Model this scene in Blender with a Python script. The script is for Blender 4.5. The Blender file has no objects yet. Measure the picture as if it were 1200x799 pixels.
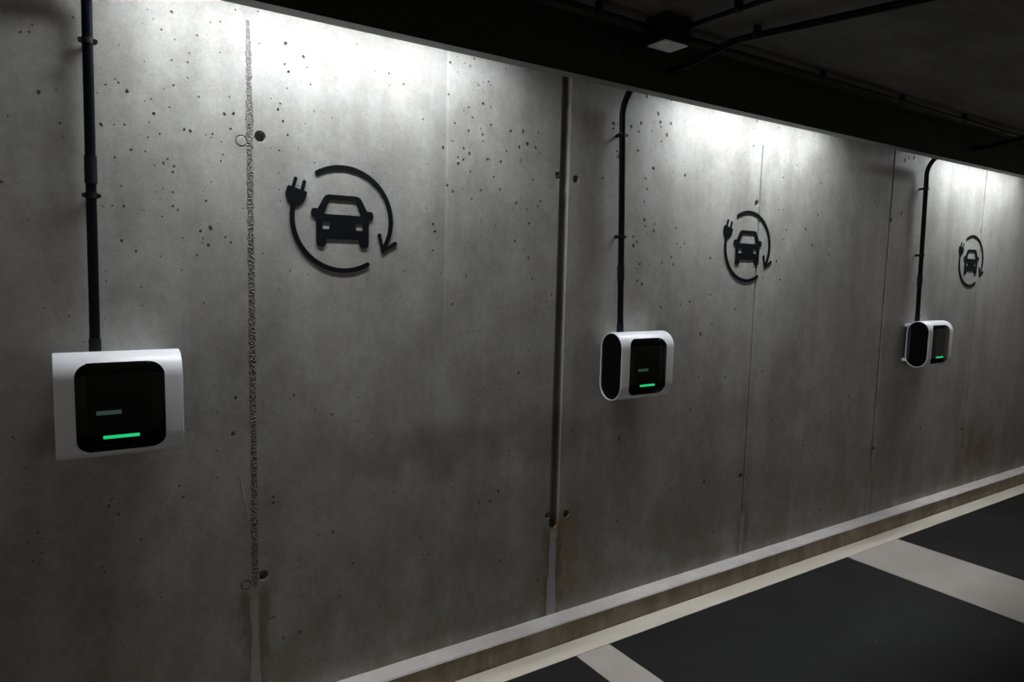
import bpy, bmesh, math, random
from mathutils import Vector, Matrix, noise

# ------------------------------------------------------------------ camera, world, exposure
S = bpy.context.scene
COL = S.collection
EYE = 1.6                      # eye height; wall plane lies WALL in front of the eye
WALL = 2.3205
F_PX, YAW, PITCH, ROLL = 805.907, 0.583536, 0.0993207, 0.0238043

cam = bpy.data.cameras.new('camera')
cam.sensor_width = 36.0
cam.lens = F_PX / 1200 * 36.0
cam.clip_start = 0.02
camo = bpy.data.objects.new('camera', cam)
COL.objects.link(camo)
fw = Vector((math.sin(YAW) * math.cos(PITCH), math.cos(YAW) * math.cos(PITCH), -math.sin(PITCH)))
rt = Vector((math.cos(YAW), -math.sin(YAW), 0))
up = rt.cross(fw)
r2 = rt * math.cos(ROLL) + up * math.sin(ROLL)
u2 = r2.cross(fw)
camo.matrix_world = Matrix(((r2.x, u2.x, -fw.x, 0), (r2.y, u2.y, -fw.y, 0), (r2.z, u2.z, -fw.z, EYE), (0, 0, 0, 1)))
S.camera = camo

world = bpy.data.worlds.new('garage_air')
S.world = world
world.use_nodes = True
wb = world.node_tree.nodes['Background']
wb.inputs['Color'].default_value = (1.0, 0.95, 0.87, 1)
wb.inputs['Strength'].default_value = 0.215
LAMP_STRENGTH = 29.0          # opal strip of each lamp
LAMP_WATT = 9.4              # its lensed downward throw
LAMP_SPREAD = 140
LAMP_COLOR = (0.93, 0.965, 1.0, 1)

S.view_settings.view_transform = 'Standard'
S.view_settings.look = 'None'
S.view_settings.gamma = 1.0
S.view_settings.use_curve_mapping = False
S.view_settings.exposure = 0.0

random.seed(7)


# ------------------------------------------------------------------ helpers
def px_wall(x, y, off=0.0):
    """point on the wall plane (or a plane off in front of it) from a measured photo coordinate"""
    d = fw + r2 * ((x - 600) / F_PX) - u2 * ((y - 399.5) / F_PX)
    d = d * ((WALL - off) / d.y)
    return d.x, d.z + EYE


def link(name, mesh, parent=None, mats=()):
    o = bpy.data.objects.new(name, mesh)
    COL.objects.link(o)
    for m in mats:
        mesh.materials.append(m)
    if parent is not None:
        o.parent = parent
    return o


def build(name, bm, mat, parent=None, smooth=False, loc=None):
    bmesh.ops.recalc_face_normals(bm, faces=bm.faces)
    me = bpy.data.meshes.new(name)
    bm.to_mesh(me)
    bm.free()
    if smooth:
        for p in me.polygons:
            p.use_smooth = True
        try:
            me.set_sharp_from_angle(angle=math.radians(38))
        except Exception:
            pass
    mats = mat if isinstance(mat, (list, tuple)) else (mat,)
    o = link(name, me, parent, mats)
    if loc:
        o.location = loc
    return o


def tag(o, label=None, cat=None, group=None, kind=None):
    if label: o['label'] = label
    if cat: o['category'] = cat
    if group: o['group'] = group
    if kind: o['kind'] = kind
    return o


def empty(name, loc, label, cat, group=None):
    o = bpy.data.objects.new(name, None)
    o.empty_display_size = 0.05
    o.location = loc
    COL.objects.link(o)
    return tag(o, label, cat, group)


def add_box(bm, x0, x1, y0, y1, z0, z1, bevel=0.0, seg=2):
    m = bmesh.ops.create_cube(bm, size=1.0)
    vs = m['verts']
    for v in vs:
        v.co = Vector((x0 + (v.co.x + .5) * (x1 - x0), y0 + (v.co.y + .5) * (y1 - y0), z0 + (v.co.z + .5) * (z1 - z0)))
    if bevel > 0:
        es = list({e for v in vs for e in v.link_edges})
        bmesh.ops.bevel(bm, geom=es, offset=bevel, segments=seg, affect='EDGES', profile=0.5)


def add_cyl(bm, p0, p1, r0, r1=None, n=20, caps=True):
    p0, p1 = Vector(p0), Vector(p1)
    r1 = r0 if r1 is None else r1
    ax = (p1 - p0).normalized()
    a = ax.orthogonal().normalized()
    b = ax.cross(a)
    A, B = [], []
    for i in range(n):
        t = 2 * math.pi * i / n
        d = a * math.cos(t) + b * math.sin(t)
        A.append(bm.verts.new(p0 + d * r0))
        B.append(bm.verts.new(p1 + d * r1))
    for i in range(n):
        bm.faces.new((A[i], A[(i + 1) % n], B[(i + 1) % n], B[i]))
    if caps:
        bm.faces.new(A[::-1])
        bm.faces.new(B)


def add_tube(bm, pts, r, n=20):
    """swept round tube along a polyline, parallel-transport frame"""
    pts = [Vector(p) for p in pts]
    tang = []
    for i in range(len(pts)):
        a = pts[max(i - 1, 0)]
        b = pts[min(i + 1, len(pts) - 1)]
        tang.append((b - a).normalized())
    nrm = tang[0].orthogonal().normalized()
    rings = []
    for i, p in enumerate(pts):
        nrm = (nrm - tang[i] * nrm.dot(tang[i])).normalized()
        bn = tang[i].cross(nrm)
        rings.append([bm.verts.new(p + (nrm * math.cos(2 * math.pi * k / n) + bn * math.sin(2 * math.pi * k / n)) * r) for k in range(n)])
    for A, B in zip(rings, rings[1:]):
        for k in range(n):
            bm.faces.new((A[k], A[(k + 1) % n], B[(k + 1) % n], B[k]))
    bm.faces.new(rings[0][::-1])
    bm.faces.new(rings[-1])


def loft(bm, loops, cap0=True, cap1=True):
    R = [[bm.verts.new(p) for p in L] for L in loops]
    n = len(R[0])
    for A, B in zip(R, R[1:]):
        for k in range(n):
            bm.faces.new((A[k], A[(k + 1) % n], B[(k + 1) % n], B[k]))
    if cap0: bm.faces.new(R[0][::-1])
    if cap1: bm.faces.new(R[-1])


def cut(o, bm):
    """carve the closed shapes in bm out of mesh object o"""
    bmesh.ops.recalc_face_normals(bm, faces=bm.faces)
    me = bpy.data.meshes.new('cutter')
    bm.to_mesh(me)
    bm.free()
    c = bpy.data.objects.new('cutter', me)
    COL.objects.link(c)
    md = o.modifiers.new('cut', 'BOOLEAN')
    md.operation = 'DIFFERENCE'
    md.solver = 'EXACT'
    md.object = c
    bpy.context.view_layer.update()
    dg = bpy.context.evaluated_depsgraph_get()
    new = bpy.data.meshes.new_from_object(o.evaluated_get(dg))
    o.modifiers.clear()
    old = o.data
    o.data = new
    bpy.data.meshes.remove(old)
    bpy.data.objects.remove(c)
    bpy.data.meshes.remove(me)


# ------------------------------------------------------------------ materials
class N:
    """tiny node-graph builder"""
    def __init__(self, name, rough=0.5, color=(.5, .5, .5), metallic=0.0, spec=0.5):
        self.m = bpy.data.materials.new(name)
        self.m.use_nodes = True
        self.t = self.m.node_tree
        self.b = self.t.nodes['Principled BSDF']
        self.b.inputs['Base Color'].default_value = (*color, 1)
        self.b.inputs['Roughness'].default_value = rough
        self.b.inputs['Metallic'].default_value = metallic
        self.b.inputs['Specular IOR Level'].default_value = spec
        self.co = None

    def n(self, t, **kw):
        nd = self.t.nodes.new(t)
        for k, v in kw.items():
            setattr(nd, k, v)
        return nd

    def l(self, a, b):
        self.t.links.new(a, b)

    def coord(self):
        if self.co is None:
            self.co = self.n('ShaderNodeTexCoord').outputs['Object']
            s = self.n('ShaderNodeSeparateXYZ')
            self.l(self.co, s.inputs[0])
            self.x, self.y, self.z = s.outputs
        return self.co

    def val(self, a):
        return a

    def math(self, op, a, b=None, clamp=False):
        nd = self.n('ShaderNodeMath', operation=op, use_clamp=clamp)
        for i, v in enumerate((a, b)):
            if v is None: continue
            if isinstance(v, (int, float)): nd.inputs[i].default_value = v
            else: self.l(v, nd.inputs[i])
        return nd.outputs[0]

    def noise(self, scale, detail=4, rough=.55, stretch=None, off=(0, 0, 0), dist=0):
        self.coord()
        mp = self.n('ShaderNodeMapping')
        mp.inputs['Scale'].default_value = stretch or (1, 1, 1)
        mp.inputs['Location'].default_value = off
        self.l(self.co, mp.inputs[0])
        nd = self.n('ShaderNodeTexNoise')
        nd.inputs['Scale'].default_value = scale
        nd.inputs['Detail'].default_value = detail
        nd.inputs['Roughness'].default_value = rough
        nd.inputs['Distortion'].default_value = dist
        self.l(mp.outputs[0], nd.inputs['Vector'])
        return nd.outputs['Fac']

    def voronoi(self, scale, stretch=None):
        self.coord()
        mp = self.n('ShaderNodeMapping')
        mp.inputs['Scale'].default_value = stretch or (1, 1, 1)
        self.l(self.co, mp.inputs[0])
        nd = self.n('ShaderNodeTexVoronoi')
        nd.inputs['Scale'].default_value = scale
        self.l(mp.outputs[0], nd.inputs['Vector'])
        return nd.outputs['Distance'], nd.outputs['Color']

    def ramp(self, v, a, b, lo=0.0, hi=1.0, smooth=True):
        nd = self.n('ShaderNodeMapRange', interpolation_type='SMOOTHSTEP' if smooth else 'LINEAR')
        self.l(v, nd.inputs[0])
        for i, q in enumerate((a, b, lo, hi)):
            nd.inputs[i + 1].default_value = q
        return nd.outputs[0]

    def mix(self, fac, a, b):
        nd = self.n('ShaderNodeMix', data_type='RGBA')
        for i, v in ((0, fac), (6, a), (7, b)):
            if isinstance(v, tuple): nd.inputs[i].default_value = (*v, 1)
            elif isinstance(v, (int, float)): nd.inputs[i].default_value = v
            else: self.l(v, nd.inputs[i])
        return nd.outputs[2]

    def scale_col(self, col, f):
        nd = self.n('ShaderNodeMix', data_type='RGBA', blend_type='MULTIPLY')
        nd.inputs[0].default_value = 1.0
        self.l(col, nd.inputs[6]) if not isinstance(col, tuple) else setattr(nd.inputs[6], 'default_value', (*col, 1))
        cb = self.n('ShaderNodeCombineColor')
        for i in range(3): self.l(f, cb.inputs[i])
        self.l(cb.outputs[0], nd.inputs[7])
        return nd.outputs[2]

    def out(self, col=None, rough=None, bump=None, dist=0.002, strength=1.0):
        if col is not None: self.l(col, self.b.inputs['Base Color'])
        if rough is not None: self.l(rough, self.b.inputs['Roughness'])
        if bump is not None:
            bp = self.n('ShaderNodeBump')
            bp.inputs['Distance'].default_value = dist
            bp.inputs['Strength'].default_value = strength
            self.l(bump, bp.inputs['Height'])
            self.l(bp.outputs[0], self.b.inputs['Normal'])
        return self.m


JOINTS = (0.521, 1.7715, 3.047, 4.311, 5.540)


def wall_material():
    m = N('cast_concrete', rough=.5, spec=.35)
    m.coord()
    broad = m.noise(1.6, 5, .6, (1, 1, .55))
    streak = m.noise(7, 4, .6, (1, 1, .06), (3, 0, 1))
    cloud = m.noise(6, 6, .65, (1, 1, .8), (9, 0, 4))
    grain = m.noise(260, 3, .7)
    fine = m.noise(45, 5, .7, (1, 1, .8), (5, 0, 5))
    f = m.math('ADD', m.ramp(broad, .3, .7, .88, 1.12), m.ramp(streak, .3, .7, -.09, .09))
    f = m.math('ADD', f, m.ramp(cloud, .3, .72, -.10, .09))
    f = m.math('ADD', f, m.ramp(fine, .3, .7, -.075, .075))
    f = m.math('ADD', f, m.ramp(grain, .3, .7, -.09, .09))
    tone = m.mix(m.ramp(cloud, .35, .7), (.305, .297, .277), (.322, .318, .306))
    col = m.scale_col(tone, f)
    # broad darker band across the lower middle of the second panel
    wob = m.noise(3, 4, .6, (1, 1, 1), (2, 0, 7))
    zz = m.math('ADD', m.z, m.ramp(wob, .2, .8, -.10, .10))
    dark_band = m.math('MULTIPLY', m.ramp(zz, .80, .90), m.ramp(zz, .93, 1.06, 1, 0))
    dark_band = m.math('MULTIPLY', dark_band, m.ramp(m.x, .55, .95))
    dark_band = m.math('MULTIPLY', dark_band, m.ramp(m.x, 1.5, 2.1, 1, .25))
    col = m.mix(m.math('MULTIPLY', dark_band, .38), col, (.115, .112, .108))
    # brownish damp dirt towards the foot, broken up by noise
    dn = m.noise(5, 6, .7, (1, 1, .7), (1, 0, 2))
    dirt = m.math('MULTIPLY', m.ramp(m.z, .08, .75, 1, 0), m.ramp(dn, .40, .66))
    col = m.mix(m.math('MULTIPLY', dirt, .6), col, (.215, .165, .100))
    # rust bloom near the far joint
    rb = m.math('SUBTRACT', m.x, 5.75)
    rb = m.math('ABSOLUTE', rb)
    rz = m.math('ABSOLUTE', m.math('SUBTRACT', m.z, .36))
    rust = m.math('MULTIPLY', m.ramp(rb, .05, .42, 1, 0), m.ramp(rz, .05, .34, 1, 0))
    rust = m.math('MULTIPLY', rust, m.ramp(dn, .3, .6))
    col = m.mix(m.math('MULTIPLY', rust, .75), col, (.22, .115, .045))
    # mended strips below the joints, with tan seepage at both sides
    wx = m.noise(9, 4, .6, (1, 1, .5), (4, 0, 3))
    for jx, hw, ztop, amt in ((.517, .017, .50, .75), (1.772, .024, .50, .95), (3.055, .020, .34, .55), (4.305, .018, .38, .4), (5.53, .018, .36, .3)):
        dx = m.math('ABSOLUTE', m.math('SUBTRACT', m.x, jx))
        dxn = m.math('ADD', dx, m.ramp(wx, .2, .8, -.007, .007))
        zt = m.math('ADD', m.z, m.ramp(wx, .2, .8, -.06, .06))
        seep = m.math('MULTIPLY', m.ramp(m.math('ADD', dx, m.ramp(m.noise(13, 5, .7, (1, 1, .5), (8, 0, jx)), .25, .75, -.03, .03)), hw * .9, hw * 3.4, 1, 0), m.ramp(zt, ztop - .02, ztop + .05, 1, 0))
        col = m.mix(m.math('MULTIPLY', seep, .95 * amt), col, (.155, .110, .052))
        strip = m.math('MULTIPLY', m.ramp(dxn, hw * .75, hw * 1.0, 1, 0), m.ramp(m.z, ztop - .03, ztop, 1, 0))
        col = m.mix(m.math('MULTIPLY', strip, amt), col, (.38, .38, .385))
    # blotch right of the deep reveal
    bx = m.math('ABSOLUTE', m.math('SUBTRACT', m.x, 1.865))
    bn = m.noise(17, 5, .7, (1, 1, .8), (6, 0, 1))
    bx = m.math('ADD', bx, m.ramp(bn, .25, .75, -.045, .045))
    bx = m.math('ADD', bx, m.ramp(m.z, .15, .5, .025, 0))
    bl = m.math('MULTIPLY', m.ramp(bx, .035, .075, 1, 0), m.ramp(m.math('ADD', m.z, m.ramp(bn, .2, .8, -.09, .09)), .48, .62, 1, 0))
    bl = m.math('MULTIPLY', bl, m.ramp(m.z, .14, .24))
    col = m.mix(m.math('MULTIPLY', bl, .8), col, (.245, .205, .130))
    # faint vertical line in the middle of the second panel: dull band, then a pale edge
    fl = m.math('SUBTRACT', m.x, 1.2245)
    lowf = m.ramp(m.z, .9, 1.7)
    band = m.math('MULTIPLY', m.math('MULTIPLY', m.ramp(fl, -.09, -.02), m.ramp(fl, -.012, -.004, 1, 0)), lowf)
    col = m.mix(m.math('MULTIPLY', band, .22), col, (.14, .14, .142))
    edge = m.math('MULTIPLY', m.ramp(m.math('ABSOLUTE', fl), .002, .007, 1, 0), lowf)
    col = m.mix(m.math('MULTIPLY', edge, .18), col, (.46, .46, .46))
    # pinholes: shade inside each hole is painted as a dark spot
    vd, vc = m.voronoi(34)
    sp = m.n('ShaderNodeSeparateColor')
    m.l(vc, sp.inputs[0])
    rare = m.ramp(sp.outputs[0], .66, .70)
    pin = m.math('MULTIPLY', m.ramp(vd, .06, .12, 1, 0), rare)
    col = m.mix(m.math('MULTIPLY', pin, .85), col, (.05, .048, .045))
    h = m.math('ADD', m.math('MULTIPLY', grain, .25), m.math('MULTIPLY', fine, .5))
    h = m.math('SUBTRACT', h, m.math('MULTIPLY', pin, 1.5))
    h = m.math('ADD', h, m.math('MULTIPLY', streak, .5))
    return m.out(col, m.ramp(cloud, .3, .7, .42, .6), h, .0016, .55)


def seam_material():
    m = N('honeycombed_concrete', rough=.8, spec=.2)
    g = m.noise(170, 4, .7)
    g2 = m.noise(30, 4, .6, (1, 1, .5))
    col = m.mix(m.ramp(g, .35, .65), (.105, .100, .092), (.245, .238, .226))
    col = m.mix(m.ramp(g2, .45, .7, 0, .5), col, (.135, .118, .09))
    return m.out(col, None, g, .003, .8)


def kerb_material(top):
    m = N('kerb_top' if top else 'kerb_face', rough=.75, spec=.25)
    a = m.noise(4, 6, .7)
    b = m.noise(40, 5, .7)
    c = m.noise(11, 5, .65, (1, 1, .25), (4, 1, 2))
    if top:  # overhead light painted in: top kept much paler than the dirty face
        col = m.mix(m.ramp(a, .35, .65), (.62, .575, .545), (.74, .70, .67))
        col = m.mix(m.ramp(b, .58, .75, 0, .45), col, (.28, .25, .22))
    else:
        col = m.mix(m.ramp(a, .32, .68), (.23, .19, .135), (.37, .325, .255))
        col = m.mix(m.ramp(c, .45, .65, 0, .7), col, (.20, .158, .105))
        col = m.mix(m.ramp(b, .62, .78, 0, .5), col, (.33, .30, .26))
    return m.out(col, None, b, .0025, .6)


def floor_material():
    m = N('dark_floor_coating', rough=.6, spec=.22)
    a = m.noise(2.2, 5, .65)
    b = m.noise(90, 4, .7)
    vd, vc = m.voronoi(9)
    sp = m.n('ShaderNodeSeparateColor')
    m.l(vc, sp.inputs[0])
    speck = m.math('MULTIPLY', m.ramp(vd, .03, .06, 1, 0), m.ramp(sp.outputs[0], .7, .74))
    col = m.mix(m.ramp(a, .3, .7), (.0125, .0123, .0119), (.0175, .0171, .0166))
    col = m.mix(m.math('MULTIPLY', speck, .6), col, (.22, .21, .2))
    return m.out(col, m.ramp(a, .3, .7, .52, .68), b, .0012, .5)


def line_material(lit):
    m = N('pale_line_paint_lit' if lit else 'pale_line_paint', rough=.55, spec=.35)
    a = m.noise(3.5, 5, .65)
    b = m.noise(70, 4, .7)
    if lit:  # brighter, yellower light beside the wall is painted into this stripe's colour
        col = m.mix(m.ramp(a, .3, .7), (.705, .635, .535), (.765, .695, .59))
    else:
        col = m.mix(m.ramp(a, .3, .7), (.475, .43, .385), (.545, .498, .448))
    return m.out(col, None, b, .001, .4)


def ceiling_material():
    m = N('black_painted_slab', rough=.75, spec=.3)
    a = m.noise(3, 6, .7, (.4, 1, 1))
    b = m.noise(60, 5, .7, (.5, 1, 1))
    col = m.mix(m.ramp(a, .35, .65), (.075, .074, .071), (.135, .133, .127))
    return m.out(col, None, b, .004, .7)


def plain(name, c, rough, spec=.5, metallic=0.0, mottling=.06, sc=25):
    m = N(name, rough=rough, spec=spec, metallic=metallic)
    a = m.noise(sc, 4, .6)
    col = m.scale_col(m.mix(0.0, c, c), m.ramp(a, .3, .7, 1 - mottling, 1 + mottling))
    return m.out(col)


def emit(name, c, strength):
    m = N(name, rough=.4, color=(c[0] * .5, c[1] * .5, c[2] * .5))
    m.b.inputs['Emission Color'].default_value = (*c[:3], 1)
    m.b.inputs['Emission Strength'].default_value = strength
    return m.m


M = dict(
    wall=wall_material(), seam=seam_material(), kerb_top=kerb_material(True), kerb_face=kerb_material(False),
    floor=floor_material(), line=line_material(False), line_lit=line_material(True), ceiling=ceiling_material(),
    valance=plain('black_valance', (.0135, .0135, .0135), .7, .25),
    valance_edge=plain('raw_grey_board_edge', (.22, .22, .22), .6, .3),
    white=plain('white_plastic', (.80, .805, .83), .36, .5, mottling=.015),
    glass=plain('black_gloss', (.0020, .0022, .0024), .10, .14, mottling=.1),
    inner=plain('black_inner_panel', (.0030, .0028, .0026), .2, .10, mottling=.1),
    cap=plain('black_matt_plastic', (.0028, .0030, .0034), .6, .08),
    back=plain('dark_blue_grey_plastic', (.030, .033, .045), .5, .4),
    pipe=plain('black_conduit', (.0030, .0036, .0062), .28, .12, mottling=.1),
    coupling=plain('charcoal_conduit_sleeve', (.0075, .008, .012), .42, .18),
    clip=plain('black_clip', (.006, .006, .007), .45, .25),
    screw=plain('zinc_screw', (.34, .34, .33), .35, .5, .9),
    sign=plain('black_sign_plate', (.0060, .0068, .0085), .6, .06, mottling=.1),
    box=plain('black_box', (.007, .007, .007), .6, .12),
    cover=plain('grey_cover', (.72, .72, .71), .55, .4, mottling=.16, sc=40),
    lamp=plain('grey_lamp_body', (.55, .55, .55), .5, .4),
    diffuser=emit('lamp_diffuser', LAMP_COLOR, LAMP_STRENGTH),
    led=emit('green_status_light', (.012, .56, .18), 1.0),
    screen=emit('dim_display', (.020, .042, .034), 1.0),
    hair=plain('pale_scratch', (.50, .49, .46), .6, .3),
)

# ------------------------------------------------------------------ room shell
X0, X1 = -2.6, 10.0
CEIL = 2.52
KERB_Y, KERB_Z = 2.2347, 0.097
FASC0, FASC1, FASC_Z = 2.016, 2.070, 2.3150
YB = -3.2

bm = bmesh.new()
add_box(bm, X0, X1, WALL, WALL + .25, -.1, CEIL + .12)
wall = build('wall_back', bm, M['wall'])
tag(wall, kind='structure')

bm = bmesh.new()
add_box(bm, X0, X1, YB, WALL, -.12, 0)
tag(build('floor', bm, M['floor']), kind='structure')

bm = bmesh.new()
add_box(bm, X0, X1, YB, WALL, CEIL, CEIL + .12)
tag(build('ceiling', bm, M['ceiling']), kind='structure')

# kerb along the foot of the wall (slightly uneven top edge)
bm = bmesh.new()
loops = []
nseg = 160
for i in range(nseg + 1):
    x = X0 + (X1 - X0) * i / nseg
    a = noise.noise((x * 3, 0, 0)) * .0018 + noise.noise((x * 11, 5, 0)) * .0010
    b = noise.noise((x * 4, 9, 0)) * .0018
    loops.append([Vector((x, WALL, 0)), Vector((x, KERB_Y + b, 0)), Vector((x, KERB_Y + b, KERB_Z - .006 + a)),
                  Vector((x, KERB_Y + .005 + b, KERB_Z + a)), Vector((x, WALL, KERB_Z + a * .6))])
loft(bm, loops)
bmesh.ops.recalc_face_normals(bm, faces=bm.faces)
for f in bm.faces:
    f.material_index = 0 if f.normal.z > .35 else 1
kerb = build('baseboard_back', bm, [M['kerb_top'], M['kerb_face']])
# hairline gaps between kerb lengths
bm = bmesh.new()
for (jx, w) in ((.68, .004), (1.405, .006), (2.62, .004), (3.29, .005), (3.9, .004), (5.28, .005), (6.9, .005)):
    add_box(bm, jx - w / 2, jx + w / 2, KERB_Y - .02, KERB_Y + .012, -.02, KERB_Z - .012)
cut(kerb, bm)
tag(kerb, kind='structure')

# ---- carve the wall: deep reveal, thin panel joints, tie holes
def capsule(cx, hw, ztop, zbot, y, n=10):
    pts = [Vector((cx + hw, y, ztop)), Vector((cx - hw, y, ztop))]
    for i in range(n + 1):
        t = math.pi + math.pi * i / n
        pts.append(Vector((cx + hw * math.cos(t), y, zbot + hw + hw * math.sin(t))))
    return pts

cb = bmesh.new()
loft(cb, [capsule(1.7735, .0268, CEIL + .03, .487, WALL - .004), capsule(1.7735, .0245, CEIL + .03, .490, WALL + .002),
          capsule(1.7735, .0195, CEIL + .03, .497, WALL + .044)])
def vgroove(jx, w, depth, zt, zb, seed):
    loops = []
    n = 60
    for i in range(n + 1):
        z = zb + (zt - zb) * i / n
        x = jx + noise.noise((seed, z * 3, 0)) * .004
        ww = w * (1 + .6 * noise.noise((seed + 4, z * 12, 0)))
        loops.append([Vector((x - ww / 2, WALL - .004, z)), Vector((x + ww / 2, WALL - .004, z)), Vector((x + ww * .30, WALL + depth, z)), Vector((x - ww * .30, WALL + depth, z))])
    loft(cb, loops)
vgroove(3.049, .0135, .014, 2.28, .36, 1.0)
vgroove(4.311, .0210, .020, CEIL + .03, .40, 2.0)
vgroove(5.540, .0160, .016, CEIL + .03, .38, 3.0)
cut(wall, cb)

HOLES_OPEN = ((.553, 2.012, .0165), (.545, .560, .0160), (1.741, 2.003, .0150), (1.835, 1.997, .0155), (1.741, .557, .0150), (1.842, .545, .0160),
              (3.024, 1.985, .0150), (3.022, .546, .0140), (4.327, 1.977, .0150), (4.326, .533, .0140), (5.532, 1.978, .0150), (5.509, .532, .0150))
HOLES_FILLED = ((.496, 1.991, .0175), (.490, .538, .0165), (3.080, 1.989, .0150), (3.080, .533, .0140), (4.287, 1.980, .0130), (5.566, 1.985, .0140))
cb = bmesh.new()
for hx, hz, r in HOLES_OPEN:
    loft(cb, [[Vector((hx + q * math.cos(2 * math.pi * k / 20), WALL + d, hz + q * math.sin(2 * math.pi * k / 20))) for k in range(20)]
              for q, d in ((r * 1.18, -.003), (r * 1.02, .0035), (r * .80, .030))])
for hx, hz, r in HOLES_FILLED:
    loft(cb, [[Vector((hx + q * math.cos(2 * math.pi * k / 20), WALL + d, hz + q * math.sin(2 * math.pi * k / 20))) for k in range(20)]
              for q, d in ((r * 1.1, -.003), (r * .95, .010))])
cut(wall, cb)

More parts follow.
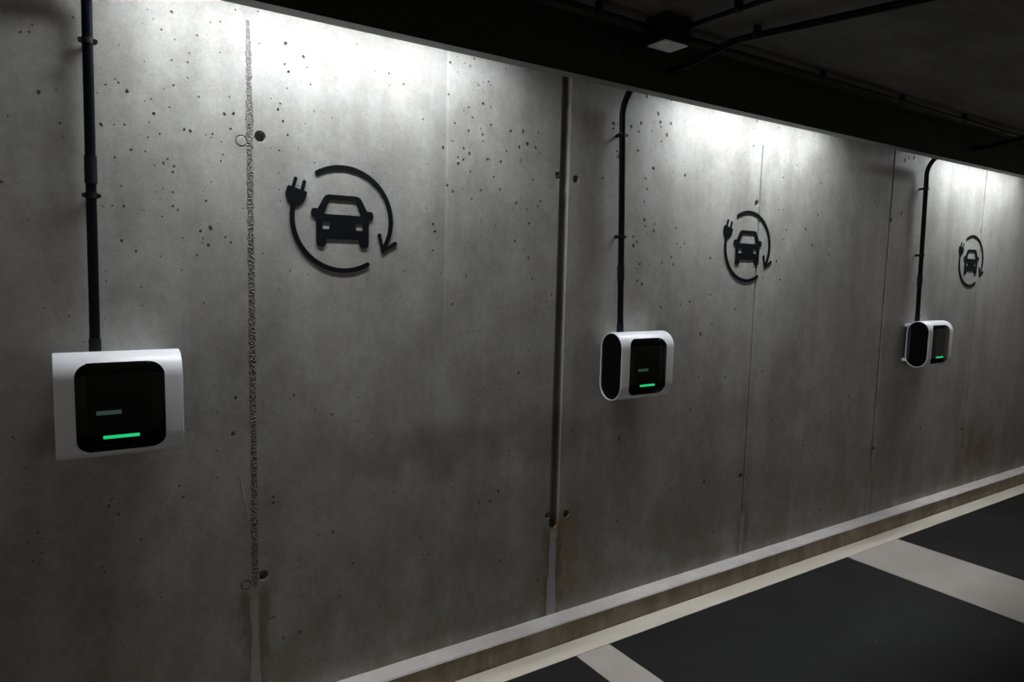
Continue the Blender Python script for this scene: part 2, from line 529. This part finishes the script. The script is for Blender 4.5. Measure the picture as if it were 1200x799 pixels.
# ---- air pits in the cast face, at their places (crop x0, y0, scale, points)
PITS = (
 (120, 0, 5.328, ((280,60,.8),(432,75,1.3),(368,185,1),(248,145,.7),(590,222,.8),(650,217,.7),(450,247,.7),(733,328,.8),(432,376,1),(449,375,1),(532,389,.9),(532,485,.8),(80,492,.8),(100,516,1),(152,570,1.4),(442,532,.9),(385,555,.7),(305,618,.7),(420,670,1),(320,709,1.3),(600,606,.8),(762,713,1.8),(818,711,1.7),(855,556,1),(890,640,1),(865,347,.9),(873,118,1.2),(880,68,1.3),(918,168,1.1),(910,226,1),(72,776,1),(138,778,.9),(292,763,.9),(20,530,.9),(735,135,.9),(830,62,1))),
 (120, 150, 5.328, ((510,10,1.2),(548,20,1.2),(358,36,1),(345,50,.7),(285,58,.8),(645,43,.8),(687,37,1),(178,135,1.2),(268,145,.8),(77,185,1),(408,194,1),(432,192,.9),(380,220,.9),(325,234,.9),(438,276,1.1),(740,206,1),(752,165,.8),(448,240,1),(441,401,1),(376,381,.8),(333,398,.7),(117,361,.8),(60,487,.8),(132,489,1.3),(440,487,1.1),(472,513,1),(647,454,1),(675,624,2.2),(613,644,1.1),(628,690,1),(660,731,1.5),(768,681,.9),(804,714,1.1),(886,604,1.4),(870,403,1),(876,167,1.8),(120,702,2),(209,770,1.2),(800,4,1.2),(372,552,.8),(256,512,.7),(590,795,1))),
 (300, 30, 5.328, ((185,113,2.6),(297,197,1.3),(178,242,1.1),(202,290,1.2),(340,368,.8),(498,327,.7),(830,300,1.2),(921,367,.9),(150,487,1),(137,523,1.3),(168,598,1.6),(197,683,1.1),(145,780,.8),(17,576,1),(262,766,.7))),
 (480, 60, 5.328, ((253,71,1.2),(405,48,1.3),(378,94,1.2),(300,130,.8),(600,110,.9),(742,123,.8),(430,213,1),(492,191,1),(243,270,1.1),(460,330,1.3),(369,352,1),(508,352,1.1),(84,424,.8),(392,414,1),(282,447,1),(508,461,1.3),(445,484,.9),(369,499,1.2),(456,520,1.1),(632,500,2),(710,504,2.3),(803,508,1.6),(737,578,2.3),(787,603,1.8),(686,598,1.3),(605,624,1.1),(337,606,1.4),(209,600,1.7),(373,640,1.4),(302,663,1.1),(335,677,1.1),(305,702,1.2),(488,676,1.7),(570,691,1.4),(692,682,1),(380,750,1),(524,785,1),(267,561,.9),(460,562,.9),(812,637,1))),
 (480, 210, 5.328, ((236,40,1.2),(269,76,1.7),(387,123,1.1),(445,69,1),(564,63,1.3),(666,148,1.8),(818,136,1.7),(797,169,1),(733,188,.9),(745,277,1.1),(147,280,1.6),(158,325,1.7),(656,386,1.6),(145,445,1.1),(740,490,1.2),(350,607,1.1),(767,623,1),(268,780,1),(886,720,1.2),(853,767,1.2),(447,255,.8),(770,2,1.2))),
 (740, 100, 5.328, ((167,176,1.4),(60,236,1.5),(180,228,1.3),(247,238,1.5),(45,290,1),(60,290,1.2),(221,310,1.4),(187,350,.9),(42,408,1.3),(136,516,1.4),(334,562,1.3),(88,580,1.1),(98,647,1.1),(80,725,.9),(130,288,.8),(763,378,1),(783,222,1.1),(920,265,.9),(794,497,.8),(947,575,1),(920,777,1),(215,466,.8),(97,68,1.2),(250,93,1.1),(185,260,.8),(786,670,1))),
 (740, 250, 5.328, ((80,40,1.5),(138,110,1.3),(85,82,1),(145,67,.9),(278,92,1),(10,145,1.2),(13,203,2),(33,177,1.2),(248,273,1.6),(259,318,1.6),(492,280,1.3),(330,188,1),(282,188,.9),(309,212,.8),(50,316,1.1),(113,319,.9),(188,310,.9),(38,420,1.2),(64,442,1.4),(492,506,1),(363,553,1.3),(182,584,1.2),(305,567,.9),(647,598,1.2),(502,693,1.1),(432,755,1.4),(905,300,1.2),(926,415,1.2),(820,398,1),(950,160,1))),
 (900, 160, 5.328, ((93,254,1),(180,180,.9),(330,290,1.1),(68,457,1),(98,457,.8),(315,490,1.2),(235,580,1),(380,737,1.2),(52,780,1.5),(275,677,1),(535,390,.9),(667,405,1),(856,145,1.5),(880,135,1.2),(912,130,1.4),(833,480,1.3),(115,583,.9))),
 (0, 0, 3.328, ((80,125,1.2),(112,125,1.1),(150,360,2.4),(219,350,1),(233,480,1.2),(5,710,1.4),(285,68,1.2),(30,450,.8),(393,486,1.5))),
 (300, 400, 2.0, ((88,126,1.4),(177,172,1.3),(41,365,1.4),(40,378,1.4),(180,447,1.5),(228,520,1.2),(460,343,1.1),(548,375,1.2),(568,352,1.5),(594,256,1.2),(595,262,1),(404,500,1.2),(385,460,1.2),(615,73,1.3),(588,548,1.2),(570,513,1),(505,482,1),(195,597,1.2),(104,681,1.4),(65,695,1.2),(138,160,1),(523,377,1.1),(323,353,1),(740,208,1.1),(100,530,1),(660,560,1.1),(450,650,1),(290,620,1))),
 (0, 400, 2.0, ((262,370,1.6),(255,385,1.5),(278,405,2),(268,378,1.2),(546,216,2.4),(552,132,1.5),(642,368,1.5),(640,380,1.5),(690,125,1.5),(780,448,2),(88,448,1.5),(76,515,1.4),(330,463,2),(420,338,1.6),(430,365,1.3),(704,680,1.5),(640,648,1.5),(430,440,1),(288,716,1.2),(245,540,1),(66,470,1),(210,310,1))),
 (640, 380, 2.143, ((65,264,1.2),(183,287,1.5),(177,495,1.3),(396,396,1.8),(543,118,1.2),(362,214,1.4),(383,132,1),(676,160,1),(645,304,1.2),(660,318,1),(568,242,1),(450,132,1),(300,400,1),(220,480,1),(330,255,1),(700,230,1),(760,180,.9),(880,200,1),(940,260,1),(610,470,1),(690,465,1.2),(420,520,1.1),(1000,190,1))),
 (705, 95, 6.66, ((92,330,1.6),(90,372,1.2),(120,545,1.6),(130,592,1.6),(150,560,1.2),(10,760,1.6),(232,353,1.2),(307,325,1.3),(178,143,1.3),(345,757,1.1))),
)
cb = bmesh.new()
placed = [(hx, hz, r * 1.3) for hx, hz, r in HOLES_OPEN + HOLES_FILLED]
for x0, y0, sc, pts in PITS:
    for u, v, r in pts:
        px, pz = px_wall(x0 + u / sc, y0 + v / sc)
        depth = px * math.sin(YAW) + WALL * math.cos(YAW)
        rm = r * depth / F_PX * 1.58
        for k in range(1 if r < 1.55 else 2):
            qx, qz = px + (0 if k == 0 else random.uniform(-1, 1) * rm * 1.5), pz + (0 if k == 0 else random.uniform(-1, 1) * rm * 1.5)
            q = rm * (1.0 if r < 1.55 else .78)
            if any((qx - a) ** 2 + (qz - b) ** 2 < (q * 1.5 + c) ** 2 for a, b, c in placed):
                continue
            if min(abs(qx - j) for j in JOINTS) < .035 or qz > 2.5:
                continue
            placed.append((qx, qz, q * 1.4))
            s = bmesh.ops.create_icosphere(cb, subdivisions=1, radius=1.0)
            sx, sz, an = random.uniform(.75, 1.15), random.uniform(.8, 1.35), random.uniform(-.6, .6)
            for w in s['verts']:
                w.co *= random.uniform(.78, 1.18)
                cx_, cz_ = w.co.x * sx, w.co.z * sz
                w.co = Vector((qx + q * (cx_ * math.cos(an) - cz_ * math.sin(an)), WALL + .0007 + w.co.y * q * 1.15, qz + q * (cx_ * math.sin(an) + cz_ * math.cos(an))))
# three thin scrape marks above the second sign
for (ax, ay, bx_, by_, w) in ((881, 186, 876.5, 217, .004), (885, 192, 885, 210, .003), (889, 190, 888, 213, .003)):
    a, b = px_wall(ax, ay), px_wall(bx_, by_)
    loft(cb, [[Vector((p[0] - w / 2, WALL - .002, p[1])), Vector((p[0] + w / 2, WALL - .002, p[1])), Vector((p[0], WALL + .0022, p[1]))] for p in (b, a)])
cut(wall, cb)

# mortar plugs sitting in the filled tie holes
for hx, hz, r in HOLES_FILLED:
    bm = bmesh.new()
    rr = random.Random(hx)
    loft(bm, [[Vector((hx + q * math.cos(2 * math.pi * k / 20) * (1 + rr.uniform(-.03, .03)), WALL + d, hz + q * math.sin(2 * math.pi * k / 20))) for k in range(20)]
              for q, d in ((r * .93, .0098), (r * .91, .0015), (r * .74, .0004))])
    build('tie_hole_plug', bm, M['wall'], wall)

# honeycombed first joint: a rough raised seam of broken mortar
bm = bmesh.new()
rows, cols = 620, 9
zt, zb = 2.36, .535
grid = []
for i in range(rows + 1):
    z = zb + (zt - zb) * i / rows
    cx = .5205 + noise.noise((z * 2.2, 3, 0)) * .002
    fade = min(1, max(0, (2.32 - z) / .15))
    hw = .0118 * (.6 + .4 * fade) * (1 + .35 * noise.noise((z * 9, 1, 0)) + .45 * noise.noise((z * 60, 2, 0)))
    row = []
    for j in range(cols + 1):
        t = j / cols * 2 - 1
        x = cx + t * hw
        h = noise.noise((x * 210, z * 210, 0)) * .0028 + noise.noise((x * 420, z * 420, 7)) * .0016 + .0006
        h *= fade * (1 - abs(t) ** 3)
        if abs(t) > .99: h = -.002
        row.append(bm.verts.new((x, WALL - max(h, -.002) - .0004, z)))
    grid.append(row)
for A, B in zip(grid, grid[1:]):
    for k in range(cols):
        bm.faces.new((A[k], A[k + 1], B[k + 1], B[k]))
build('rough_seam', bm, M['seam'], wall)

# pale hair-thin scratch left of the first joint
bm = bmesh.new()
pts = [(*px_wall(a, b), ) for a, b in ((281, 557), (284, 572), (287, 585), (289.5, 597), (291, 608))]
add_tube(bm, [(p[0], WALL - .0004, p[1]) for p in pts], .0009, 6)
build('scratch', bm, M['hair'], wall)

# ------------------------------------------------------------------ valance in front of the lamps
CONDUIT_TOPS = ((.0905, .16, .0), (2.046, .20, .0), (4.628, .20, .62))    # x at wall, sideways drift along the ceiling
bm = bmesh.new()
add_box(bm, X0, X1, FASC0, FASC1, FASC_Z, CEIL)
bmesh.ops.recalc_face_normals(bm, faces=bm.faces)
for f in bm.faces:
    f.material_index = 1 if f.normal.z < -.5 else 0
valance = build('trim_1', bm, [M['valance'], M['valance_edge']])
cb = bmesh.new()
for cx, _, _ in CONDUIT_TOPS:
    add_cyl(cb, (cx, FASC0 - .03, 2.405), (cx, FASC1 + .03, 2.405), .0139, n=24)
cut(valance, cb)
tag(valance, kind='structure')

# ------------------------------------------------------------------ floor markings
def slab(name, x0, x1, y0, y1, mat, label):
    bm = bmesh.new()
    n = max(2, int(max(x1 - x0, y1 - y0) / .05))
    lo = []
    for i in range(n + 1):
        t = i / n
        w = noise.noise((t * n * .8, x0, y0)) * .0012
        if x1 - x0 > y1 - y0:
            x = x0 + (x1 - x0) * t
            lo.append([Vector((x, y0 + w, 0)), Vector((x, y1, 0)), Vector((x, y1, .0016)), Vector((x, y0 + w, .0016))])
        else:
            y = y0 + (y1 - y0) * t
            lo.append([Vector((x0 + w, y, 0)), Vector((x1 + w, y, 0)), Vector((x1 + w, y, .0016)), Vector((x0 + w, y, .0016))])
    loft(bm, lo)
    return tag(build(name, bm, mat), label, 'painted line', 'pale lines painted on the floor')

slab('painted_line', X0, X1, 2.130, KERB_Y - .003, M['line_lit'], 'long pale painted line on the floor running along the kerb')
slab('painted_line', 1.767, 1.949, YB, 2.1285, M['line'], 'narrow pale painted line crossing the floor at bottom centre, the nearer cross line')
slab('painted_line', 3.777, 4.325, YB, 2.1285, M['line'], 'wide pale painted band crossing the dark floor at right, the farther cross line')

# ------------------------------------------------------------------ wall chargers
CH_W, CH_H, CH_R, CH_Y, CH_Z = .313, .149, .070, .090, 1.2035
HZ = CH_H - CH_R

def stad(s, off=0.0):
    """point (y out of wall, z) on the rounded front of the housing at arc length s from mid height"""
    r = CH_R + off
    if abs(s) <= HZ:
        return -CH_Y - r, s
    a = (abs(s) - HZ) / CH_R
    return -CH_Y - r * math.cos(a), math.copysign(HZ + r * math.sin(a), s)

def stad_loop(x, off, n=18):
    r = CH_R + off
    pts = []
    for i in range(n + 1):
        a = math.pi * i / n
        pts.append(Vector((x, -CH_Y - r * math.cos(a), HZ + r * math.sin(a))))
    for i in range(n + 1):
        a = math.pi * i / n
        pts.append(Vector((x, -CH_Y + r * math.cos(a), -HZ - r * math.sin(a))))
    return pts

def wrap_patch(x0, x1, s0, s1, rad, o_in, o_out, rows=44, cols=10):
    """rounded rectangle of real thickness wrapped round the housing front"""
    bm = bmesh.new()
    layers = []
    ss = [s0 + (s1 - s0) * (.5 - .5 * math.cos(math.pi * i / rows)) for i in range(rows + 1)]
    for off, ins in ((o_in, 0), (o_out - .0004, 0), (o_out, .0006)):
        g = []
        for s in ss:
            d = min(s - s0, s1 - s)
            inset = 0
            if d < rad:
                inset = rad - math.sqrt(max(0, rad * rad - (rad - d) ** 2))
            inset = min(inset + ins, (x1 - x0) / 2 - .002)
            y, z = stad(s, off)
            g.append([bm.verts.new((x0 + inset + (x1 - x0 - 2 * inset) * j / cols, y, z)) for j in range(cols + 1)])
        layers.append(g)
    def border(g):
        R, C = len(g) - 1, cols
        return [g[0][j] for j in range(C)] + [g[i][C] for i in range(R)] + [g[R][C - j] for j in range(C)] + [g[R - i][0] for i in range(R)]
    for g in (layers[0], layers[-1]):
        for A, B in zip(g, g[1:]):
            for k in range(cols):
                bm.faces.new((A[k], A[k + 1], B[k + 1], B[k]))
    for ga, gb in zip(layers, layers[1:]):
        a, b = border(ga), border(gb)
        for k in range(len(a)):
            bm.faces.new((a[k], a[(k + 1) % len(a)], b[(k + 1) % len(b)], b[k]))
    return bm

def make_charger(xl, label, display, rail=.05):
    t = empty('wall_charger', (xl, WALL, CH_Z), label, 'charger', 'electric car chargers on the concrete wall')
    W = CH_W
    bm = bmesh.new()
    prof = [(.010, -.0052), (.0012, -.0048), (.0, -.0030), (.0006, -.0012), (.0030, 0)]
    loops = [stad_loop(x, o) for x, o in prof] + [stad_loop(W - x, o) for x, o in prof[::-1]]
    loft(bm, loops, cap0=False, cap1=False)
    a = [v for v in bm.verts]
    n = len(loops[0])
    for k in range(n):
        bm.faces.new((a[k], a[(k + 1) % n], a[(len(loops) - 1) * n + (k + 1) % n], a[(len(loops) - 1) * n + k]))
    build('housing', bm, M['white'], t, True)
    for x, d in ((.007, 1), (W - .007, -1)):
        bm = bmesh.new()
        loft(bm, [stad_loop(x, -.0050), stad_loop(x + d * .0005, -.0080), stad_loop(x + d * .004, -.0120), stad_loop(x + d * .006, -.020)], True, True)
        e = build('end_panel', bm, M['cap'], t, True)
        bm = bmesh.new()                                   # moulded oval lip low inside the end recess
        yy = -CH_Y
        add_tube(bm, [(x, yy + .026 * math.cos(q), -.098 + .016 * math.sin(q)) for q in [math.pi * 1.05 + i * math.pi * .9 / 10 for i in range(11)]], .0014, 8)
        build('socket_lip', bm, M['cap'], e, True)
    win = build('front_window', wrap_patch(.0475, .2655, -.127, .127, .042, -.0015, .0012), M['glass'], t, True)
    build('inner_panel', wrap_patch(.0735, .2320, -.1262, .1262, .004, .0004, .0017), M['inner'], win, True)
    bm = wrap_patch(.110, .1985, -.0855, -.0770, .0012, .001, .0034, 8, 6)
    tag(build('status_light', bm, M['led'], t), 'glowing green status bar')
    if display:
        bm = wrap_patch(.0955, .1560, -.0185, -.0070, .001, .001, .0026, 8, 6)
        tag(build('display', bm, M['screen'], t), 'dim grey-green display strip')
    bm = bmesh.new()
    add_box(bm, rail + .006, W - rail - .006, -.045, -.0005, -.098, .106, .004)
    build('back_plate', bm, M['back'], t)
    for z in (.1165, -.1080):
        bm = bmesh.new()
        add_box(bm, rail - .002, W - rail + .002, -.030, -.0005, z - .011, z + .011, .0085, 4)
        build('mounting_rail', bm, M['white'], t, True)
    return t

make_charger(-.0215, 'large white car charger nearest on the left, its black window facing us', True)
make_charger(1.987, 'white car charger just right of the deep wall groove, middle one of three', True)
make_charger(4.577, 'small white car charger farthest along the wall at right, under the farthest sign', False, 0.0)

# ------------------------------------------------------------------ conduits from chargers up through the valance and over the ceiling
PR = .0135
PIPE_Y = WALL - .040
def make_conduit(xb, xt, drift, s_skew, clips, coup, label):
    t = empty('electrical_conduit', (xb, PIPE_Y, 1.353), label, 'conduit', 'black conduits rising from the chargers')
    o = Vector((xb, PIPE_Y, 1.353))
    zc = 2.405
    R = .125
    pts = [Vector((xb, PIPE_Y, 1.349)), Vector((xb + (xt - xb) * .5, PIPE_Y, 1.85)), Vector((xt, PIPE_Y, zc - R))]
    for i in range(1, 13):
        a = math.pi / 2 * i / 12
        pts.append(Vector((xt, PIPE_Y - R * (1 - math.cos(a)), zc - R + R * math.sin(a))))
    pts.append(Vector((xt, FASC1, zc)))
    pts.append(Vector((xt, FASC0 - .012, zc)))
    y0, y1 = FASC0 - .03, 1.735
    for i in range(1, 17):
        q = i / 16
        e = q * q * (3 - 2 * q)
        y = y0 + (y1 - y0) * q
        pts.append(Vector((xt + (drift + s_skew * (1.0)) * (FASC0 - y) * (e ** .4), y, zc + .080 * e)))
    last = pts[-1]
    for q in (.3, .8, 1.6, 2.6, 3.6):
        pts.append(Vector((last.x + (drift + s_skew) * q * .6, last.y - q, last.z)))
    bm = bmesh.new()
    add_tube(bm, [p - o for p in pts], PR, 22)
    build('pipe', bm, M['pipe'], t, True)
    def xat(z):
        return xb + (xt - xb) * (z - 1.349) / (zc - R - 1.349)
    bm = bmesh.new()
    z0, z1 = coup
    add_cyl(bm, Vector((xat(z0), PIPE_Y, z0)) - o, Vector((xat(z1), PIPE_Y, z1)) - o, PR + .0024, n=24)
    build('coupling', bm, M['coupling'], t, True)
    bm = bmesh.new()
    add_cyl(bm, Vector((xb, PIPE_Y, 1.346)) - o, Vector((xat(1.384), PIPE_Y, 1.384)) - o, PR + .0022, n=24)
    build('entry_gland', bm, M['coupling'], t, True)
    bm = bmesh.new()
    add_cyl(bm, Vector((xt, FASC0 - .0005, zc)) - o, Vector((xt, FASC0 - .010, zc)) - o, PR + .006, n=24)
    build('flange', bm, M['clip'], t, True)
    for z in clips:
        c = Vector((xat(z), PIPE_Y, z)) - o
        bm = bmesh.new()
        # strap round the pipe, two side lugs and a stud to the wall
        loft(bm, [[c + Vector(((PR + d) * math.cos(2 * math.pi * k / 24), (PR + d) * math.sin(2 * math.pi * k / 24), h)) for k in range(24)]
                  for d, h in ((-.001, -.0085), (.0026, -.0080), (.0026, .0080), (-.001, .0085))], True, True)
        add_cyl(bm, c + Vector((0, PR - .001, 0)), c + Vector((0, .0392, 0)), .0075, n=14)
        for s in (-1, 1):
            add_box(bm, c.x + s * .0175 - .0048, c.x + s * .0175 + .0048, c.y - .004, c.y + .006, c.z - .0055, c.z + .0055, .0015)
        cl = build('pipe_clip', bm, M['clip'], t, True)
        for s in (-1, 1):
            bm = bmesh.new()
            add_cyl(bm, c + Vector((s * .0185, -.010, 0)), c + Vector((s * .0185, .016, 0)), .0036, n=6)
            add_cyl(bm, c + Vector((s * .0185, -.0105, 0)), c + Vector((s * .0185, -.004, 0)), .0058, n=6)
            build('clip_screw', bm, M['clip'], cl)
    # clip where it meets the slab again
    bm = bmesh.new()
    c = last + Vector((drift * .012, -.03, 0)) - o
    loft(bm, [[c + Vector(((PR + d) * math.cos(2 * math.pi * k / 24), h, (PR + d) * math.sin(2 * math.pi * k / 24))) for k in range(24)]
              for d, h in ((-.001, -.011), (.0030, -.010), (.0030, .010), (-.001, .011))], True, True)
    add_box(bm, c.x - .011, c.x + .011, c.y - .010, c.y + .010, c.z + PR - .002, CEIL - .0006 - o.z)
    build('ceiling_clip', bm, M['clip'], t, True)
    return t

make_conduit(.0812, .0905, .16, 0, (2.203, 1.786), (1.819, 1.894), 'black conduit climbing straight up from the nearest charger at left edge')
make_conduit(2.0805, 2.046, .42, 0, (2.199, 1.767), (1.575, 1.642), 'black conduit bending off the wall above the middle charger, then snaking across the ceiling')
make_conduit(4.659, 4.628, .95, 0, (2.192, 1.771), (1.575, 1.642), 'black conduit bending off the wall above the farthest charger at right')

# ------------------------------------------------------------------ car charging signs
SIGN_T = .003
def rounded(poly, rads, n=5):
    out = []
    m = len(poly)
    for i, p in enumerate(poly):
        r = rads[i] if isinstance(rads, (list, tuple)) else rads
        p = Vector(p); a = Vector(poly[i - 1]); b = Vector(poly[(i + 1) % m])
        u, v = (a - p), (b - p)
        if r <= 0:
            out.append(p); continue
        d = min(r, u.length * .49, v.length * .49)
        s, e = p + u.normalized() * d, p + v.normalized() * d
        for k in range(n + 1):
            t = k / n
            out.append(s * (1 - t) ** 2 + p * 2 * t * (1 - t) + e * t * t)
    return out

def plate(bm, outline, holes=(), t=SIGN_T):
    """flat-cut plate with holes, standing t proud of the wall"""
    b2 = bmesh.new()
    edges = []
    for loop in (outline, *holes):
        vs = [b2.verts.new((p[0], 0, p[1])) for p in loop]
        for k in range(len(vs)):
            edges.append(b2.edges.new((vs[k], vs[(k + 1) % len(vs)])))
    bmesh.ops.triangle_fill(b2, use_beauty=True, use_dissolve=False, edges=edges)
    g = bmesh.ops.extrude_face_region(b2, geom=list(b2.faces))
    for v in g['geom']:
        if isinstance(v, bmesh.types.BMVert):
            v.co.y -= t
    tmp = bpy.data.meshes.new('plate')
    b2.to_mesh(tmp); b2.free()
    bm.from_mesh(tmp)
    bpy.data.meshes.remove(tmp)

def stroke_outline(pts, w, n=8):
    pts = [Vector(p) for p in pts]
    L, Rr = [], []
    for i, p in enumerate(pts):
        d = (pts[min(i + 1, len(pts) - 1)] - pts[max(i - 1, 0)]).normalized()
        nn = Vector((-d.y, d.x))
        L.append(p + nn * w / 2); Rr.append(p - nn * w / 2)
    d1 = (pts[-1] - pts[-2]).normalized(); d0 = (pts[0] - pts[1]).normalized()
    def cap(c, d):
        a0 = math.atan2(d.y, d.x)
        return [c + Vector((math.cos(a0 + math.pi / 2 - math.pi * k / n), math.sin(a0 + math.pi / 2 - math.pi * k / n))) * w / 2 for k in range(1, n)]
    return L + cap(pts[-1], d1) + Rr[::-1] + cap(pts[0], d0)

AC, AR, AW = Vector((.0020, .0045)), .1745, .0158
def arc(a0, a1, n=40):
    return [AC + Vector((math.cos(math.radians(a0 + (a1 - a0) * k / n)), math.sin(math.radians(a0 + (a1 - a0) * k / n)))) * AR for k in range(n + 1)]

def sign_parts():
    mats = []
    # arrow arc, clockwise from upper left to lower right
    bm = bmesh.new()
    plate(bm, stroke_outline(arc(121, -33), AW))
    plate(bm, stroke_outline([(.1335, -.043), (.1465, -.0985), (.1935, -.0695)], .0142), t=SIGN_T + .0002)
    tip = [(.1465 + .0071 * math.cos(2 * math.pi * k / 16), -.0985 + .0071 * math.sin(2 * math.pi * k / 16)) for k in range(16)]
    plate(bm, tip, t=SIGN_T + .0001)
    yield 'arrow_arc', bm
    # cable arc with the plug
    bm = bmesh.new()
    plate(bm, stroke_outline(arc(-60, -193), AW))
    u = Vector((.27, .963)); v = Vector((.963, -.27)); T = Vector((-.1535, .0965))
    loc = lambda a, b: T + v * a + u * b
    body = [loc(-.0335, 0), loc(.0335, 0), loc(.0335, -.031), loc(.0165, -.056), loc(-.0165, -.056), loc(-.0335, -.031)]
    plate(bm, rounded(body, (.006, .006, .009, .007, .007, .009)), t=SIGN_T + .0002)
    for s in (-.0150, .0150):
        plate(bm, stroke_outline([loc(s, -.003), loc(s, .0285)], .0112), t=SIGN_T + .0001)
    yield 'plug_cable', bm
    # car seen from the front
    bm = bmesh.new()
    half = [(.060, .0855), (.0870, .0365), (.1085, .0365), (.1100, .0090), (.0935, .0060), (.0925, -.0900), (.0590, -.0900), (.0580, -.0635)]
    rad = [.014, .003, .010, .012, .004, .014, .014, .003]
    poly = half + [(-x, y) for x, y in half[::-1]]
    win = [(-.0455, .0690), (.0455, .0690), (.0655, .0195), (-.0655, .0195)]
    hl = [(.0420, -.0065), (.0715, -.0065), (.0715, -.0310), (.0480, -.0310)]
    hr = [(-x, y) for x, y in hl]
    plate(bm, rounded(poly, rad + rad[::-1]), [rounded(win, .003, 3), rounded(hl, .002, 3), rounded(hr, .002, 3)])
    yield 'car_symbol', bm

def make_sign(x, z, label):
    t = empty('charging_sign', (x, WALL - .0006, z), label, 'sign', 'black car charging signs on the wall')
    for name, bm in sign_parts():
        build(name, bm, M['sign'], t)
    return t

make_sign(.8235, 1.7625, 'large black car and plug sign on concrete wall, nearest and leftmost')
make_sign(2.969, 1.7565, 'black car and plug sign above and right of the middle charger')
make_sign(5.418, 1.7530, 'smallest black car and plug sign, farthest at right edge past the last charger')

# ------------------------------------------------------------------ ceiling box and ceiling conduits
BX0, BX1, BY0, BY1, BZ = 1.800, 1.930, 1.800, 1.905, 2.422
t = empty('ceiling_box', ((BX0 + BX1) / 2, (BY0 + BY1) / 2, CEIL), 'black square box under the ceiling with a pale grey underside, beside the snaking conduit', 'box')
o = t.location
bm = bmesh.new()
add_box(bm, BX0 - o.x, BX1 - o.x, BY0 - o.y, BY1 - o.y, BZ + .004 - o.z, -.0005, .004)
build('casing', bm, M['box'], t)
bm = bmesh.new()
add_box(bm, BX0 + .008 - o.x, BX1 - .008 - o.x, BY0 + .008 - o.y, BY1 - .008 - o.y, BZ - o.z, BZ + .006 - o.z, .0015)
tag(build('cover_plate', bm, M['cover'], t), 'pale grey cover plate')
bm = bmesh.new()
add_box(bm, BX1 - .001 - o.x, BX1 + .008 - o.x, BY1 - .035 - o.y, BY1 - .008 - o.y, BZ + .006 - o.z, BZ + .03 - o.z, .002)
build('lug', bm, M['box'], t)

def ceiling_conduit(p0, p1, r, clips, label):
    p0, p1 = Vector(p0), Vector(p1)
    t = empty('ceiling_conduit', p0, label, 'conduit', 'thin black conduits under the ceiling')
    bm = bmesh.new()
    n = 30
    add_tube(bm, [(p1 - p0) * i / n for i in range(n + 1)], r, 16)
    build('pipe', bm, M['pipe'], t, True)
    ax = (p1 - p0).normalized()
    side = Vector((-ax.y, ax.x, 0))
    for c in clips:
        q = ax * c
        bm = bmesh.new()
        loft(bm, [[q + ax * h + side * ((r + d) * math.cos(2 * math.pi * k / 20)) + Vector((0, 0, (r + d) * math.sin(2 * math.pi * k / 20))) for k in range(20)]
                  for d, h in ((-.001, -.009), (.003, -.008), (.003, .008), (-.001, .009))], True, True)
        add_box(bm, q.x - .010, q.x + .010, q.y - .010, q.y + .010, q.z + r - .002, CEIL - .0006 - p0.z)
        build('ceiling_clip', bm, M['clip'], t, True)
    return t

AY, AZ = 1.884, 2.487
ceiling_conduit((BX0 + .001, AY, AZ), (X0, AY, AZ), .0095, (.235, .95, 1.65), 'thin black conduit under the ceiling running left from the black box')
ceiling_conduit((BX1 - .001, AY, AZ), (X1, AY, AZ), .0095, (.93, 1.60, 2.25, 3.1, 4.0), 'thin black conduit under the ceiling running right from the black box along the wall')
ceiling_conduit((1.909, BY0 + .001, AZ), (2.20, YB, AZ), .0095, (.21, 1.1), 'thin black conduit crossing the ceiling toward us from the black box')

# small bolt head on the valance left of the box
bm = bmesh.new()
add_cyl(bm, (0, 0, 0), (0, -.004, 0), .011, n=18)
add_cyl(bm, (0, -.0035, 0), (0, -.011, 0), .0065, n=6)
b = build('anchor_bolt', bm, M['clip'], None, False, (1.795, FASC0 - .0003, 2.432))
tag(b, 'small dark bolt head on the black ceiling board just left of the ceiling box', 'bolt')

# ------------------------------------------------------------------ strip lamps hidden behind the valance
def make_lamp(xc, label):
    L = 1.20
    t = empty('strip_lamp', (xc, WALL - .188, CEIL), label, 'lamp', 'strip lamps behind the black board')
    bm = bmesh.new()
    add_box(bm, -L / 2, L / 2, -.028, .028, -.020, -.0005, .004)
    build('lamp_body', bm, M['lamp'], t)
    bm = bmesh.new()
    add_box(bm, -L / 2 + .012, L / 2 - .012, -.024, .024, -.0245, -.0202, .0008, 1)
    build('lamp_diffuser', bm, M['diffuser'], t)
    ld = bpy.data.lights.new('lamp_light', 'AREA')
    ld.shape = 'RECTANGLE'
    ld.size, ld.size_y = L - .024, .048
    ld.energy = LAMP_WATT
    ld.spread = math.radians(LAMP_SPREAD)
    ld.color = LAMP_COLOR[:3]
    lo = bpy.data.objects.new('lamp_light', ld)
    COL.objects.link(lo)
    lo.parent = t
    lo.location = (0, 0, -.0262)
    return t

make_lamp(.79, 'strip lamp hidden behind the black board above the nearest car sign')
make_lamp(2.97, 'strip lamp hidden behind the black board above the middle car sign')
make_lamp(5.42, 'strip lamp hidden behind the black board above the farthest car sign')
